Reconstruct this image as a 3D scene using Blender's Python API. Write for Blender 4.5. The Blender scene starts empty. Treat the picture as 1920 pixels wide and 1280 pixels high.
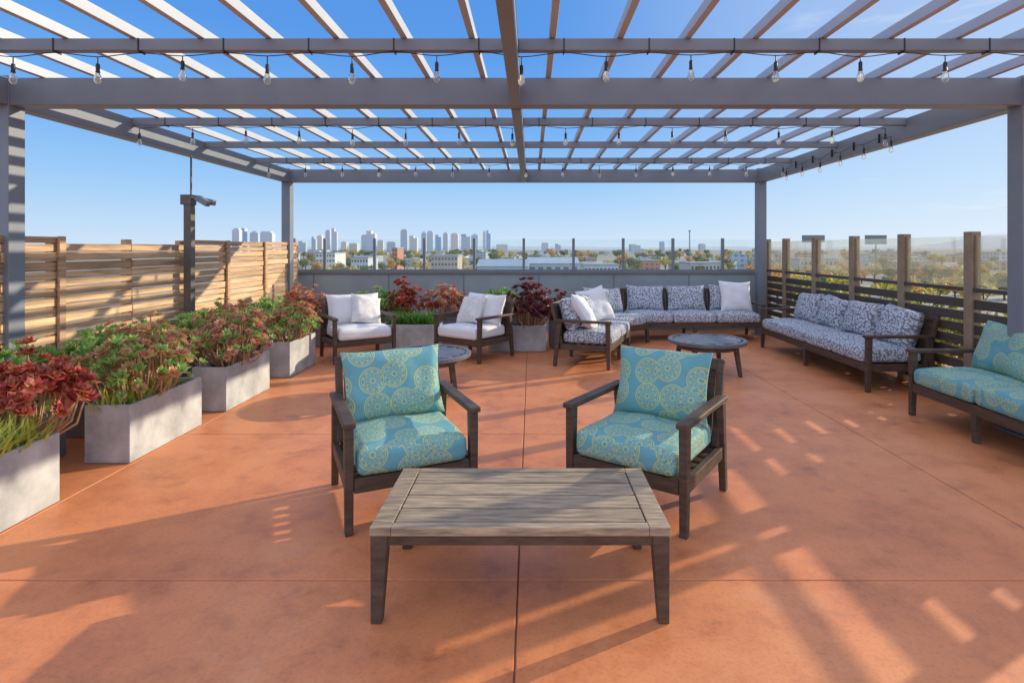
import bpy, math, random
from mathutils import Vector, Matrix, Quaternion, noise
R = math.radians
random.seed(7)
SC = bpy.context.scene
COL = SC.collection
GZ = -16.0     # street level below the roof deck

# ------------------------------------------------------------------ helpers
def tag(o, label=None, cat=None, group=None, kind=None):
    if label: o['label'] = label
    if cat: o['category'] = cat
    if group: o['group'] = group
    if kind: o['kind'] = kind
    return o

def top(o):
    while o.parent: o = o.parent
    return o

def thing(name, label, cat, loc=(0, 0, 0), rz=0, group=None):
    o = bpy.data.objects.new(name, None)
    COL.objects.link(o)
    o.empty_display_size = .1
    o.location = loc
    o.rotation_euler = (0, 0, rz)
    return tag(o, label, cat, group)

def copy_tree(o, parent=None):
    c = o.copy(); COL.objects.link(c)
    if parent: c.parent = parent
    for ch in list(o.children): copy_tree(ch, c)
    return c

class MB:
    def __init__(s):
        s.v = []; s.f = []; s.uv = []
    def add(s, vs, fs, uvs=None):
        b = len(s.v)
        s.v += [Vector(v) for v in vs]
        for i, f in enumerate(fs):
            s.f.append([b + k for k in f])
            s.uv.append(uvs[i] if uvs else None)
    def box(s, x0, x1, y0, y1, z0, z1, M=None):
        vs = [Vector((x, y, z)) for z in (z0, z1) for y in (y0, y1) for x in (x0, x1)]
        if M: vs = [M @ v for v in vs]
        s.add(vs, [(0, 2, 3, 1), (4, 5, 7, 6), (0, 1, 5, 4), (2, 6, 7, 3), (0, 4, 6, 2), (1, 3, 7, 5)])
        return s
    def taper(s, p, q, w0, d0, w1, d1):
        p, q = Vector(p), Vector(q)
        vs = []
        for c, w, d in ((p, w0, d0), (q, w1, d1)):
            for y in (-d/2, d/2):
                for x in (-w/2, w/2): vs.append(c + Vector((x, y, 0)))
        s.add(vs, [(0, 2, 3, 1), (4, 5, 7, 6), (0, 1, 5, 4), (2, 6, 7, 3), (0, 4, 6, 2), (1, 3, 7, 5)])
        return s
    def bar(s, p, q, w, h):
        p, q = Vector(p), Vector(q)
        d = q - p; L = d.length
        M = Matrix.Translation(p) @ d.to_track_quat('Y', 'Z').to_matrix().to_4x4()
        s.box(-w/2, w/2, 0, L, -h/2, h/2, M)
        return s
    def tube(s, pts, r, n=6, cap=True):
        pts = [Vector(p) for p in pts]
        rs = r if isinstance(r, (list, tuple)) else [r]*len(pts)
        vs = []; fs = []
        for i, p in enumerate(pts):
            d = (pts[min(i+1, len(pts)-1)] - pts[max(i-1, 0)]).normalized()
            a = d.orthogonal().normalized(); b = d.cross(a)
            if abs(d.z) < .9:
                a = Vector((0, 0, 1)).cross(d).normalized(); b = d.cross(a)
            for k in range(n):
                t = 2*math.pi*k/n
                vs.append(p + (a*math.cos(t) + b*math.sin(t))*rs[i])
        for i in range(len(pts)-1):
            for k in range(n):
                fs.append((i*n+k, i*n+(k+1) % n, (i+1)*n+(k+1) % n, (i+1)*n+k))
        if cap:
            fs.append(tuple(range(n))[::-1]); fs.append(tuple(range((len(pts)-1)*n, len(pts)*n)))
        s.add(vs, fs); return s
    def lathe(s, prof, n=24, c=(0, 0, 0)):
        c = Vector(c); vs = []; fs = []
        for r, z in prof:
            for k in range(n):
                t = 2*math.pi*k/n
                vs.append(c + Vector((r*math.cos(t), r*math.sin(t), z)))
        for i in range(len(prof)-1):
            for k in range(n):
                fs.append((i*n+k, i*n+(k+1) % n, (i+1)*n+(k+1) % n, (i+1)*n+k))
        s.add(vs, fs); return s
    def build(s, name, mat, parent=None, bevel=0, smooth=False, world=False, org=None):
        o0 = Vector((0, 0, 0))
        if world and parent: o0 = top(parent).location.copy()
        if org is not None: o0 = Vector(org)
        me = bpy.data.meshes.new(name)
        me.from_pydata([tuple(v - o0) for v in s.v], [], s.f)
        if any(u for u in s.uv):
            l = me.uv_layers.new(name='UVMap')
            k = 0
            for fi, f in enumerate(s.f):
                u = s.uv[fi]
                for j in range(len(f)):
                    if u: l.data[k].uv = u[j]
                    k += 1
        me.materials.append(mat)
        if smooth: me.shade_smooth()
        o = bpy.data.objects.new(name, me); COL.objects.link(o)
        if parent: o.parent = parent
        elif org is not None: o.location = org
        if bevel:
            m = o.modifiers.new('Bevel', 'BEVEL'); m.width = bevel; m.segments = 2; m.limit_method = 'ANGLE'
        return o

# ------------------------------------------------------------------ materials
def newmat(name):
    m = bpy.data.materials.new(name); m.use_nodes = True
    nt = m.node_tree
    return m, nt, nt.nodes['Principled BSDF']

def nd(nt, t, **kw):
    n = nt.nodes.new(t)
    for k, v in kw.items(): setattr(n, k, v)
    return n

def mth(nt, op, a, b=None, c=None):
    n = nt.nodes.new('ShaderNodeMath'); n.operation = op
    for i, x in enumerate((a, b, c)):
        if x is None: continue
        if isinstance(x, (int, float)): n.inputs[i].default_value = x
        else: nt.links.new(x, n.inputs[i])
    return n.outputs[0]

def ramp(nt, fac, stops):
    n = nt.nodes.new('ShaderNodeValToRGB')
    e = n.color_ramp.elements
    while len(e) > 1: e.remove(e[-1])
    e[0].position = stops[0][0]; e[0].color = (*stops[0][1], 1)
    for p, c in stops[1:]:
        k = e.new(p); k.color = (*c, 1)
    nt.links.new(fac, n.inputs[0])
    return n.outputs[0]

def smooth(nt, x, a, b):
    n = nt.nodes.new('ShaderNodeMapRange'); n.interpolation_type = 'SMOOTHSTEP'
    nt.links.new(x, n.inputs[0]); n.inputs[1].default_value = a; n.inputs[2].default_value = b
    return n.outputs[0]

def mixc(nt, fac, a, b, mode='MIX'):
    n = nt.nodes.new('ShaderNodeMix'); n.data_type = 'RGBA'; n.blend_type = mode
    if isinstance(fac, (int, float)): n.inputs[0].default_value = fac
    else: nt.links.new(fac, n.inputs[0])
    for i, x in ((6, a), (7, b)):
        if isinstance(x, tuple): n.inputs[i].default_value = (*x, 1)
        else: nt.links.new(x, n.inputs[i])
    return n.outputs[2]

def noise_tex(nt, scale, detail=5, rough=.6, coord='Object', stretch=None):
    tc = nd(nt, 'ShaderNodeTexCoord')
    out = tc.outputs[coord]
    if stretch:
        mp = nd(nt, 'ShaderNodeMapping'); mp.inputs['Scale'].default_value = stretch
        nt.links.new(out, mp.inputs[0]); out = mp.outputs[0]
    n = nd(nt, 'ShaderNodeTexNoise')
    n.inputs['Scale'].default_value = scale; n.inputs['Detail'].default_value = detail; n.inputs['Roughness'].default_value = rough
    nt.links.new(out, n.inputs['Vector'])
    return n.outputs['Fac']

def sc(c, k): return tuple(min(1, x*k) for x in c)

def bump(nt, bs, h, strength=.2, dist=.01):
    b = nd(nt, 'ShaderNodeBump'); b.inputs['Strength'].default_value = strength; b.inputs['Distance'].default_value = dist
    nt.links.new(h, b.inputs['Height']); nt.links.new(b.outputs[0], bs.inputs['Normal'])

def M_noise(name, base, rough=.6, var=.2, scale=6, metal=0, bmp=0, bscale=60, stretch=None, island=0, spec=.5):
    m, nt, bs = newmat(name)
    f = noise_tex(nt, scale, stretch=stretch)
    c = ramp(nt, f, [(.3, sc(base, 1-var)), (.7, sc(base, 1+var))])
    if island:
        g = nd(nt, 'ShaderNodeNewGeometry')
        k = mth(nt, 'MULTIPLY_ADD', g.outputs['Random Per Island'], 2*island, 1-island)
        cc = nd(nt, 'ShaderNodeCombineColor')
        for i in range(3): nt.links.new(k, cc.inputs[i])
        c = mixc(nt, 1.0, c, cc.outputs[0], 'MULTIPLY')
    nt.links.new(c, bs.inputs['Base Color'])
    bs.inputs['Roughness'].default_value = rough; bs.inputs['Metallic'].default_value = metal
    bs.inputs['Specular IOR Level'].default_value = spec
    if bmp: bump(nt, bs, noise_tex(nt, bscale, stretch=stretch), bmp)
    return m

def M_leaf(name, cols, rough=.5, trans=.35):
    m, nt, bs = newmat(name)
    g = nd(nt, 'ShaderNodeNewGeometry')
    n = len(cols)
    c = ramp(nt, g.outputs['Random Per Island'], [((i+.5)/n, x) for i, x in enumerate(cols)])
    nt.links.new(c, bs.inputs['Base Color']); bs.inputs['Roughness'].default_value = rough
    t = nd(nt, 'ShaderNodeBsdfTranslucent'); nt.links.new(c, t.inputs[0])
    mx = nd(nt, 'ShaderNodeMixShader'); mx.inputs[0].default_value = trans
    nt.links.new(bs.outputs[0], mx.inputs[1]); nt.links.new(t.outputs[0], mx.inputs[2])
    nt.links.new(mx.outputs[0], nt.nodes['Material Output'].inputs[0])
    return m

def M_glass(name, tint=(.93, .96, .96), dust=.08, dustcol=(.8, .8, .75), spec=.5):
    m, nt, bs = newmat(name)
    nt.nodes.remove(bs)
    tr = nd(nt, 'ShaderNodeBsdfTransparent'); tr.inputs[0].default_value = (*tint, 1)
    gl = nd(nt, 'ShaderNodeBsdfGlossy'); gl.inputs['Roughness'].default_value = .02
    fr = nd(nt, 'ShaderNodeFresnel'); fr.inputs[0].default_value = 1.45
    mx = nd(nt, 'ShaderNodeMixShader'); nt.links.new(mth(nt, 'MULTIPLY', fr.outputs[0], spec), mx.inputs[0])
    nt.links.new(tr.outputs[0], mx.inputs[1]); nt.links.new(gl.outputs[0], mx.inputs[2])
    tl = nd(nt, 'ShaderNodeBsdfTranslucent'); tl.inputs[0].default_value = (*dustcol, 1)
    m2 = nd(nt, 'ShaderNodeMixShader')
    f = noise_tex(nt, 1.7)
    nt.links.new(mth(nt, 'MULTIPLY', f, dust*2), m2.inputs[0])
    nt.links.new(mx.outputs[0], m2.inputs[1]); nt.links.new(tl.outputs[0], m2.inputs[2])
    nt.links.new(m2.outputs[0], nt.nodes['Material Output'].inputs[0])
    return m

def fabric_common(nt, scale, warp=0):
    tc = nd(nt, 'ShaderNodeTexCoord'); oi = nd(nt, 'ShaderNodeObjectInfo')
    a = nd(nt, 'ShaderNodeVectorMath', operation='SCALE'); nt.links.new(tc.outputs['UV'], a.inputs[0]); a.inputs['Scale'].default_value = scale
    cmb = nd(nt, 'ShaderNodeCombineXYZ')
    nt.links.new(mth(nt, 'MULTIPLY', oi.outputs['Random'], 17.3), cmb.inputs[0])
    nt.links.new(mth(nt, 'MULTIPLY', oi.outputs['Random'], 9.1), cmb.inputs[1])
    p = nd(nt, 'ShaderNodeVectorMath', operation='ADD'); nt.links.new(a.outputs[0], p.inputs[0]); nt.links.new(cmb.outputs[0], p.inputs[1])
    if warp:
        nz = nd(nt, 'ShaderNodeTexNoise'); nz.inputs['Scale'].default_value = .9; nz.inputs['Detail'].default_value = 2
        nt.links.new(p.outputs[0], nz.inputs['Vector'])
        ws_ = nd(nt, 'ShaderNodeVectorMath', operation='SCALE'); nt.links.new(nz.outputs['Color'], ws_.inputs[0]); ws_.inputs['Scale'].default_value = warp
        p2 = nd(nt, 'ShaderNodeVectorMath', operation='ADD'); nt.links.new(p.outputs[0], p2.inputs[0]); nt.links.new(ws_.outputs[0], p2.inputs[1])
        p = p2
    v = nd(nt, 'ShaderNodeTexVoronoi', voronoi_dimensions='2D'); v.inputs['Scale'].default_value = 1
    nt.links.new(p.outputs[0], v.inputs['Vector'])
    l = nd(nt, 'ShaderNodeVectorMath', operation='SUBTRACT'); nt.links.new(p.outputs[0], l.inputs[0]); nt.links.new(v.outputs['Position'], l.inputs[1])
    sx = nd(nt, 'ShaderNodeSeparateXYZ'); nt.links.new(l.outputs[0], sx.inputs[0])
    ang = mth(nt, 'ARCTAN2', sx.outputs[1], sx.outputs[0])
    cm = nd(nt, 'ShaderNodeCombineXYZ'); nt.links.new(sx.outputs[0], cm.inputs[0]); nt.links.new(sx.outputs[1], cm.inputs[1])
    ln = nd(nt, 'ShaderNodeVectorMath', operation='LENGTH'); nt.links.new(cm.outputs[0], ln.inputs[0])
    return v, ang, ln.outputs['Value'], p.outputs[0]

def M_blue():
    m, nt, bs = newmat('blue_medallion_fabric')
    v, ang, d, p = fabric_common(nt, 6.0)
    v.inputs['Randomness'].default_value = .6
    s = mth(nt, 'ABSOLUTE', mth(nt, 'SINE', mth(nt, 'MULTIPLY', ang, 5)))
    sh = mth(nt, 'POWER', s, .6)
    pr = mth(nt, 'MULTIPLY_ADD', sh, .22, .13)
    k = mth(nt, 'COMPARE', d, pr, .022)
    for r, w in ((.47, .018), (.40, .011), (.09, .020)):
        k = mth(nt, 'MAXIMUM', k, mth(nt, 'COMPARE', d, r, w))
    nz = noise_tex(nt, 9, coord='UV')
    base = ramp(nt, nz, [(.3, (.12, .335, .365)), (.7, (.16, .40, .42))])
    petal = mth(nt, 'MULTIPLY', mth(nt, 'LESS_THAN', d, pr), mth(nt, 'GREATER_THAN', d, .12))
    inner = mixc(nt, mth(nt, 'MULTIPLY', petal, .25), base, (.38, .50, .32))
    c = mixc(nt, mth(nt, 'MULTIPLY', k, .82), inner, (.62, .59, .15))
    nt.links.new(c, bs.inputs['Base Color']); bs.inputs['Roughness'].default_value = .85
    bump(nt, bs, noise_tex(nt, 14, coord='UV', detail=3), .3, .012)
    return m

def M_bw():
    m, nt, bs = newmat('black_white_fabric')
    v, ang, d, p = fabric_common(nt, 36, 1.6)
    v.inputs['Randomness'].default_value = .8
    s = mth(nt, 'ABSOLUTE', mth(nt, 'SINE', mth(nt, 'MULTIPLY', ang, 2.5)))
    pr = mth(nt, 'MULTIPLY_ADD', s, .22, .24)
    k = mth(nt, 'MULTIPLY', mth(nt, 'LESS_THAN', d, pr), mth(nt, 'GREATER_THAN', d, .09))
    c = mixc(nt, k, (.19, .215, .26), (.66, .68, .72))
    nt.links.new(c, bs.inputs['Base Color']); bs.inputs['Roughness'].default_value = .9
    bump(nt, bs, noise_tex(nt, 12, coord='UV', detail=3), .25, .01)
    return m

def M_plainfab(name, col, pat=None):
    m, nt, bs = newmat(name)
    v, ang, d, p = fabric_common(nt, 16)
    v.inputs['Randomness'].default_value = .7
    c = ramp(nt, noise_tex(nt, 7, coord='UV'), [(.3, sc(col, .92)), (.7, col)])
    if pat:
        s = mth(nt, 'ABSOLUTE', mth(nt, 'SINE', mth(nt, 'MULTIPLY', ang, 2.5)))
        k = mth(nt, 'COMPARE', d, mth(nt, 'MULTIPLY_ADD', s, .2, .2), .05)
        c = mixc(nt, mth(nt, 'MULTIPLY', k, .6), c, pat)
    nt.links.new(c, bs.inputs['Base Color']); bs.inputs['Roughness'].default_value = .9
    bump(nt, bs, noise_tex(nt, 10, coord='UV', detail=3), .3, .012)
    return m

def M_floor():
    m, nt, bs = newmat('terracotta_concrete')
    big = noise_tex(nt, .55, detail=6, rough=.65)
    mid = noise_tex(nt, 2.2, detail=10, rough=.78)
    fine = noise_tex(nt, 60, detail=4)
    c = ramp(nt, big, [(.28, (.64, .205, .078)), (.5, (.75, .265, .098)), (.74, (.80, .33, .145))])
    c2 = ramp(nt, mid, [(.30, (.52, .48, .51)), (.43, (.88, .86, .87)), (.54, (1, 1, 1)), (.75, (1.0, .97, .95))])
    c = mixc(nt, .9, c, c2, 'MULTIPLY')
    c3 = ramp(nt, fine, [(.25, (.76, .75, .74)), (.5, (1, 1, 1))])
    c = mixc(nt, .85, c, c3, 'MULTIPLY')
    spot = noise_tex(nt, 5.5, detail=3, rough=.5)
    k = ramp(nt, spot, [(.58, (0, 0, 0)), (.74, (1, 1, 1))])
    c = mixc(nt, mth(nt, 'MULTIPLY', k, .42), c, (.36, .13, .075))
    worn = noise_tex(nt, 1.3, detail=8, rough=.75)
    k = ramp(nt, worn, [(.55, (0, 0, 0)), (.70, (1, 1, 1))])
    c = mixc(nt, mth(nt, 'MULTIPLY', k, .30), c, (.78, .42, .24))
    nt.links.new(c, bs.inputs['Base Color'])
    nt.links.new(mth(nt, 'MULTIPLY_ADD', mid, .45, .25), bs.inputs['Roughness'])
    bump(nt, bs, fine, .18, .004)
    return m

def M_facade(name, wall, glass, fx=3.2, fz=3.6, wx=.6, wz=.55):
    m, nt, bs = newmat(name)
    tc = nd(nt, 'ShaderNodeTexCoord'); s = nd(nt, 'ShaderNodeSeparateXYZ'); nt.links.new(tc.outputs['Object'], s.inputs[0])
    xy = mth(nt, 'ADD', s.outputs[0], s.outputs[1])
    a = mth(nt, 'LESS_THAN', mth(nt, 'FRACT', mth(nt, 'DIVIDE', xy, fx)), wx)
    b = mth(nt, 'LESS_THAN', mth(nt, 'FRACT', mth(nt, 'DIVIDE', s.outputs[2], fz)), wz)
    c = mixc(nt, mth(nt, 'MULTIPLY', a, b), wall, glass)
    nt.links.new(c, bs.inputs['Base Color']); bs.inputs['Roughness'].default_value = .6
    return m

FLOOR = M_floor()
JOINT = M_noise('joint_filler', (.26, .12, .075), .9)
METAL = M_noise('grey_painted_steel', (.195, .215, .245), .42, .08, 3, bmp=.03)
RAFT = M_noise('pale_grey_aluminium', (.43, .46, .50), .45, .06, 3)
WOOD = M_noise('espresso_wood', (.092, .060, .041), .5, .35, 9, stretch=(1, 1, 4), bmp=.08, spec=.3)
RTAB = M_noise('sky_tinted_table_slats', (.135, .14, .155), .38, .25, 6, bmp=.05)  # blue-grey base has the reflected sky painted into it
TABW = M_noise('weathered_brown_wood', (.33, .25, .165), .55, .5, 6, stretch=(1, 9, 9), bmp=.15, island=.18, spec=.3)
FENW = M_noise('cedar_slats', (.58, .365, .20), .7, .4, 4, stretch=(6, .5, 10), bmp=.15, island=.34)
DFEN = M_noise('dark_stained_slats', (.085, .062, .048), .6, .3, 5, stretch=(6, .6, 10), bmp=.1, island=.25)
FPOST = M_noise('brown_fence_post', (.30, .22, .14), .6, .2, 6)
POLEM = M_noise('dark_brown_steel', (.12, .10, .085), .5, .15, 6)
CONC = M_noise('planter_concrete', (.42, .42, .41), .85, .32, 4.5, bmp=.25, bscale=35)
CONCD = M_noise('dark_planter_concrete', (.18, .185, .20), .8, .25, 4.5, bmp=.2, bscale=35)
SOIL = M_noise('potting_soil', (.05, .035, .025), .95, .3, 30, bmp=.5)
PARA = M_noise('parapet_render', (.31, .36, .375), .8, .14, 1.5, bmp=.1)
CAP = M_noise('parapet_cap', (.17, .18, .19), .5, .1, 2)
GLASS = M_glass('windscreen_glass', (.93, .97, .97), .025)
GLASR = M_glass('dust_glare_glass', (.97, .97, .94), .04, (.85, .8, .65))  # yellowish dust colour also paints in the milky sun glare
BULB = M_glass('bulb_glass', (.92, .92, .90), .16, (.9, .9, .88), 1.4)
BLACK = M_noise('black_rubber', (.018, .018, .02), .5, .2, 20)
BRASS = M_noise('filament_brass', (.5, .35, .12), .35, .1, 20, metal=.8)
BLUE = M_blue(); BW = M_bw()
WHITE = M_plainfab('white_fabric', (.82, .81, .80)); PATW = M_plainfab('cream_print_fabric', (.80, .78, .74), (.42, .41, .40))
STEM = M_noise('succulent_stem', (.46, .27, .15), .8, .3, 20)
TRUNK = M_noise('tree_bark', (.12, .09, .06), .9, .3, 5)
RED = M_leaf('dark_red_rosettes', [(.26, .03, .03), (.56, .075, .055), (.72, .22, .14), (.40, .14, .05)])
BRONZE = M_leaf('bronze_rosettes', [(.66, .34, .18), (.54, .42, .15), (.78, .38, .25), (.70, .24, .15), (.42, .46, .13)])
RUST = M_leaf('rust_rosettes', [(.74, .32, .23), (.66, .19, .14), (.78, .48, .29), (.52, .42, .16)])
PURP = M_leaf('purple_rosettes', [(.10, .028, .04), (.22, .045, .06), (.32, .09, .08)])
GREEN = M_leaf('green_succulent', [(.20, .38, .08), (.36, .54, .12), (.26, .46, .15), (.48, .58, .18)])
DGREEN = M_leaf('deep_green_mound', [(.06, .17, .03), (.13, .30, .05), (.09, .22, .035)])
LIME = M_leaf('lime_blades', [(.58, .62, .11), (.70, .68, .18), (.40, .54, .10)])
HEDGE = M_leaf('hedge_leaves', [(.24, .30, .04), (.44, .42, .06), (.55, .46, .08), (.13, .20, .04)], trans=.5)

# ------------------------------------------------------------------ setting
mb = MB()
xs = [-7.0, -5.54, -2.80, -.06, 2.66, 5.40, 7.0]
ys = [-6.0, -3.45, -1.45, .55, 2.55, 4.55, 6.55, 8.55, 10.55, 11.0]
for i in range(len(xs)-1):
    for j in range(len(ys)-1):
        mb.box(xs[i]+.0035, xs[i+1]-.0035, ys[j]+.0035, ys[j+1]-.0035, -.05, 0)
tag(mb.build('floor', FLOOR, bevel=.004), 'terracotta coloured concrete roof deck with scored joints', 'floor', kind='structure')
mb = MB(); mb.box(-7, 7, -6, 11, -.4, -.008)
tag(mb.build('floor_base', JOINT), 'dark bed showing in the deck joints', 'floor', kind='structure')
mb = MB(); mb.box(-6.9, 6.9, -5.9, 10.9, GZ+.02, -.41)
tag(mb.build('building_below', PARA), 'grey building carrying the roof deck', 'building')

# city ground
m, nt, bs = newmat('city_ground')
f1 = noise_tex(nt, .012, detail=8, rough=.75)
c = ramp(nt, f1, [(.35, (.13, .15, .07)), (.45, (.27, .25, .17)), (.55, (.32, .31, .28)), (.66, (.20, .20, .20))])
nt.links.new(c, bs.inputs['Base Color']); bs.inputs['Roughness'].default_value = .9
mb = MB(); S = 40000
mb.add([(-S, -S, GZ), (S, -S, GZ), (S, S, GZ), (-S, S, GZ)], [(0, 1, 2, 3)])
tag(mb.build('ground', m), 'flat city ground spreading to the horizon', 'ground', kind='structure')

# far hills
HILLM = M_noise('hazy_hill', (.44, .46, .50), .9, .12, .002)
mb = MB(); vs = []; fs = []
nx = 90; ny = 8
for j in range(ny+1):
    for i in range(nx+1):
        x = -3500 + 9500*i/nx; y = 5200 + 2200*j/ny
        px = x/y
        a = 30*max(0, noise.noise(Vector((i*.12, j*.2, 1.3)))+.3) + 165*math.exp(-((px-.84)/.10)**2) + 18
        vs.append((x, y, GZ - 2 + a*math.sin(math.pi*j/ny)))
for j in range(ny):
    for i in range(nx):
        b = j*(nx+1)+i; fs.append((b, b+1, b+nx+2, b+nx+1))
mb.add(vs, fs)
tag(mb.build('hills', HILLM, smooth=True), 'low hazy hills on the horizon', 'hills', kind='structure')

# ------------------------------------------------------------------ pergola
pg = thing('pergola', 'grey steel pergola with open rafters spanning the roof deck', 'pergola', (-.12, 7.2, 0))
ZB, ZT = 2.66, 2.88
for x0 in (-4.35, 3.95):
    for y0 in (4.5, 9.75):
        p = MB().box(x0, x0+.15, y0, y0+.15, 0, 2.90).build('post', METAL, pg, bevel=.006, world=True)
        MB().box(x0-.05, x0+.20, y0-.05, y0+.20, .0005, .014).build('base_plate', METAL, p, bevel=.003, world=True)
for y0 in (4.505, 9.755):
    MB().box(-4.2, 3.95, y0, y0+.14, ZB, ZT).build('cross_beam', METAL, pg, bevel=.005, world=True)
for x0 in (-4.345, 3.955):
    for a, b in ((.8, 4.5), (4.65, 9.75)):
        MB().box(x0, x0+.14, a, b, ZB, ZT).build('side_beam', METAL, pg, bevel=.005, world=True)
for a, b in ((.8, 4.505), (4.645, 9.755)):
    MB().box(-.165, -.085, a, b, ZB-.012, ZT).build('centre_beam', METAL, pg, bevel=.004, world=True)
PY = [2.1, 3.70, 5.93, 7.25, 8.55]
for y in PY:
    for a, b in ((-4.205, -.165), (-.085, 3.955)):
        MB().box(a, b, y-.03, y+.03, 2.805, 2.884).build('purlin', METAL, pg, bevel=.004, world=True)
for k in range(9):
    for s in (-1, 1):
        x = -.125 + s*(.265+.445*k)
        MB().box(x-.022, x+.022, .5, 9.95, 2.8865, 2.956).build('rafter', RAFT, pg, bevel=.003, world=True)

# ------------------------------------------------------------------ string lights
def bulb(root, p, drop=.05):
    x, y, z = p
    q = .76
    s = MB().tube([(x, y, z), (x, y, z-drop)], .0035, 6).lathe([(.0, 0), (.013*q, -.001), (.016*q, -.012), (.015*q, -.05), (.018*q, -.052), (.018*q, -.06), (0, -.061)], 10, (x, y, z-drop)).build('socket', BLACK, root, smooth=True, world=True)
    z2 = z-drop-.06
    b = MB().lathe([(.015*q, 0), (.018*q, -.012*q), (.027*q, -.035*q), (.031*q, -.055*q), (.029*q, -.075*q), (.018*q, -.092*q), (.004*q, -.099*q), (0, -.0995*q)], 14, (x, y, z2)).build('glass_bulb', BULB, s, smooth=True, world=True)
    MB().tube([(x-.006, y, z2), (x-.009, y, z2-.04), (x, y, z2-.05), (x+.009, y, z2-.04), (x+.006, y, z2)], .0013, 5).build('filament', BRASS, s, world=True)

def string_run(pts_of, ts, root, clipfn):
    wire = []
    for i, t in enumerate(ts):
        p = pts_of(t); wire.append(p + Vector((0, 0, random.uniform(-.03, -.015))))
        bulb(root, wire[-1], random.uniform(.03, .06))
        if i < len(ts)-1:
            t2 = (t+ts[i+1])/2
            q = pts_of(t2); wire.append(q + Vector((0, 0, random.uniform(-.004, .006))))
            clipfn(t2)
    sm = []
    for i in range(len(wire)-1):
        for k in range(4):
            u = k/4; w = u*u*(3-2*u)
            a, b = wire[i], wire[i+1]
            sm.append(Vector((a.x+(b.x-a.x)*u, a.y+(b.y-a.y)*u, a.z+(b.z-a.z)*w)))
    sm.append(wire[-1])
    MB().tube(sm, .0034, 5).build('wire', BLACK, root, smooth=True, world=True)

for y, x0, n, stp, lab in ((3.70, -3.97, 15, .558, 'string of clear bulbs on the pergola purlin nearest the viewer'),
                       (5.93, -4.14, 15, .563, 'string of clear bulbs on the first purlin behind the front beam'),
                       (8.55, -4.0, 15, .56, 'string of clear bulbs on the purlin nearest the back beam')):
    r = thing('string_light', lab, 'string lights', (0, y, 2.8), group='string lights on the pergola')
    def clip(t, y=y, r=r):
        MB().box(t-.004, t+.004, y-.034, y+.034, 2.795, 2.8845).build('clip', BLACK, r, world=True)
    string_run(lambda t, y=y: Vector((t, y-.012, 2.797)), [x0+stp*i for i in range(n)], r, clip)
r = thing('string_light', 'string of clear bulbs along the right side beam of the pergola', 'string lights', (3.85, 7.2, 2.66), group='string lights on the pergola')
def clip2(t, r=r):
    MB().box(3.935, 3.954, t-.005, t+.005, 2.70, 2.80).build('clip', BLACK, r, world=True)
string_run(lambda t: Vector((3.92, t, 2.75)), [6.1+.5*i for i in range(6)], r, clip2)

# ------------------------------------------------------------------ left fence
fl = thing('slat_fence', 'warm cedar horizontal slat fence behind the planters', 'fence', (-4.25, 6.3, 0))
fy = [2.6, 3.55, 4.47, 5.03, 5.95, 6.85, 7.8, 8.9, 10.2]
for i in range(len(fy)-1):
    mb = MB(); z = .05
    while z < 1.56:
        h = random.choice((.058, .064, .07, .078))
        dx = random.uniform(-.008, .008)
        mb.box(-4.262+dx, -4.240+dx, fy[i]+.004, fy[i+1]-.004, z, min(z+h, 1.61))
        z += h + random.choice((.008, .011, .014))
    mb.build('slat_panel', FENW, fl, bevel=.003, world=True)
for y in fy:
    MB().box(-4.33, -4.274, y-.045, y+.045, 0, 1.60).build('post', FENW, fl, bevel=.004, world=True)
for y in (5.03, 7.8, 8.9):
    MB().box(-4.2295, -4.205, y-.035, y+.035, 0, 1.615).build('batten', FENW, fl, bevel=.004, world=True)

lp = thing('light_pole', 'slim dark pole with twin floodlight and whip antenna at cedar fence', 'light pole', (-4.12, 6.75, 0))
MB().box(-.045, .045, -.045, .045, 0, 2.12).build('pole', POLEM, lp, bevel=.005)
MB().box(-.08, .055, -.055, .055, 2.03, 2.15).build('junction_box', POLEM, lp, bevel=.006)
MB().tube([(.02, 0, 2.15), (.02, 0, 2.62)], .011, 8).build('antenna', POLEM, lp)
for sy, an in ((-.05, 30), (.05, 12)):
    fx = MB().bar((.05, sy, 2.12), (.13, sy, 2.10), .025, .02).build('bracket', METAL, lp, bevel=.003)
    Mx = Matrix.Translation((.19, sy, 2.075)) @ Matrix.Rotation(R(an), 4, 'Y')
    MB().box(-.075, .085, -.042, .042, -.035, .035, Mx).build('floodlight', METAL, lp, bevel=.01)
tag(MB().box(-4.2, -4.16, 6.35, 6.43, .55, .68).build('outlet_box', CONC, bevel=.006, org=(-4.18, 6.39, .55)), 'small grey outlet box beside the light pole', 'outlet box')

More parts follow.
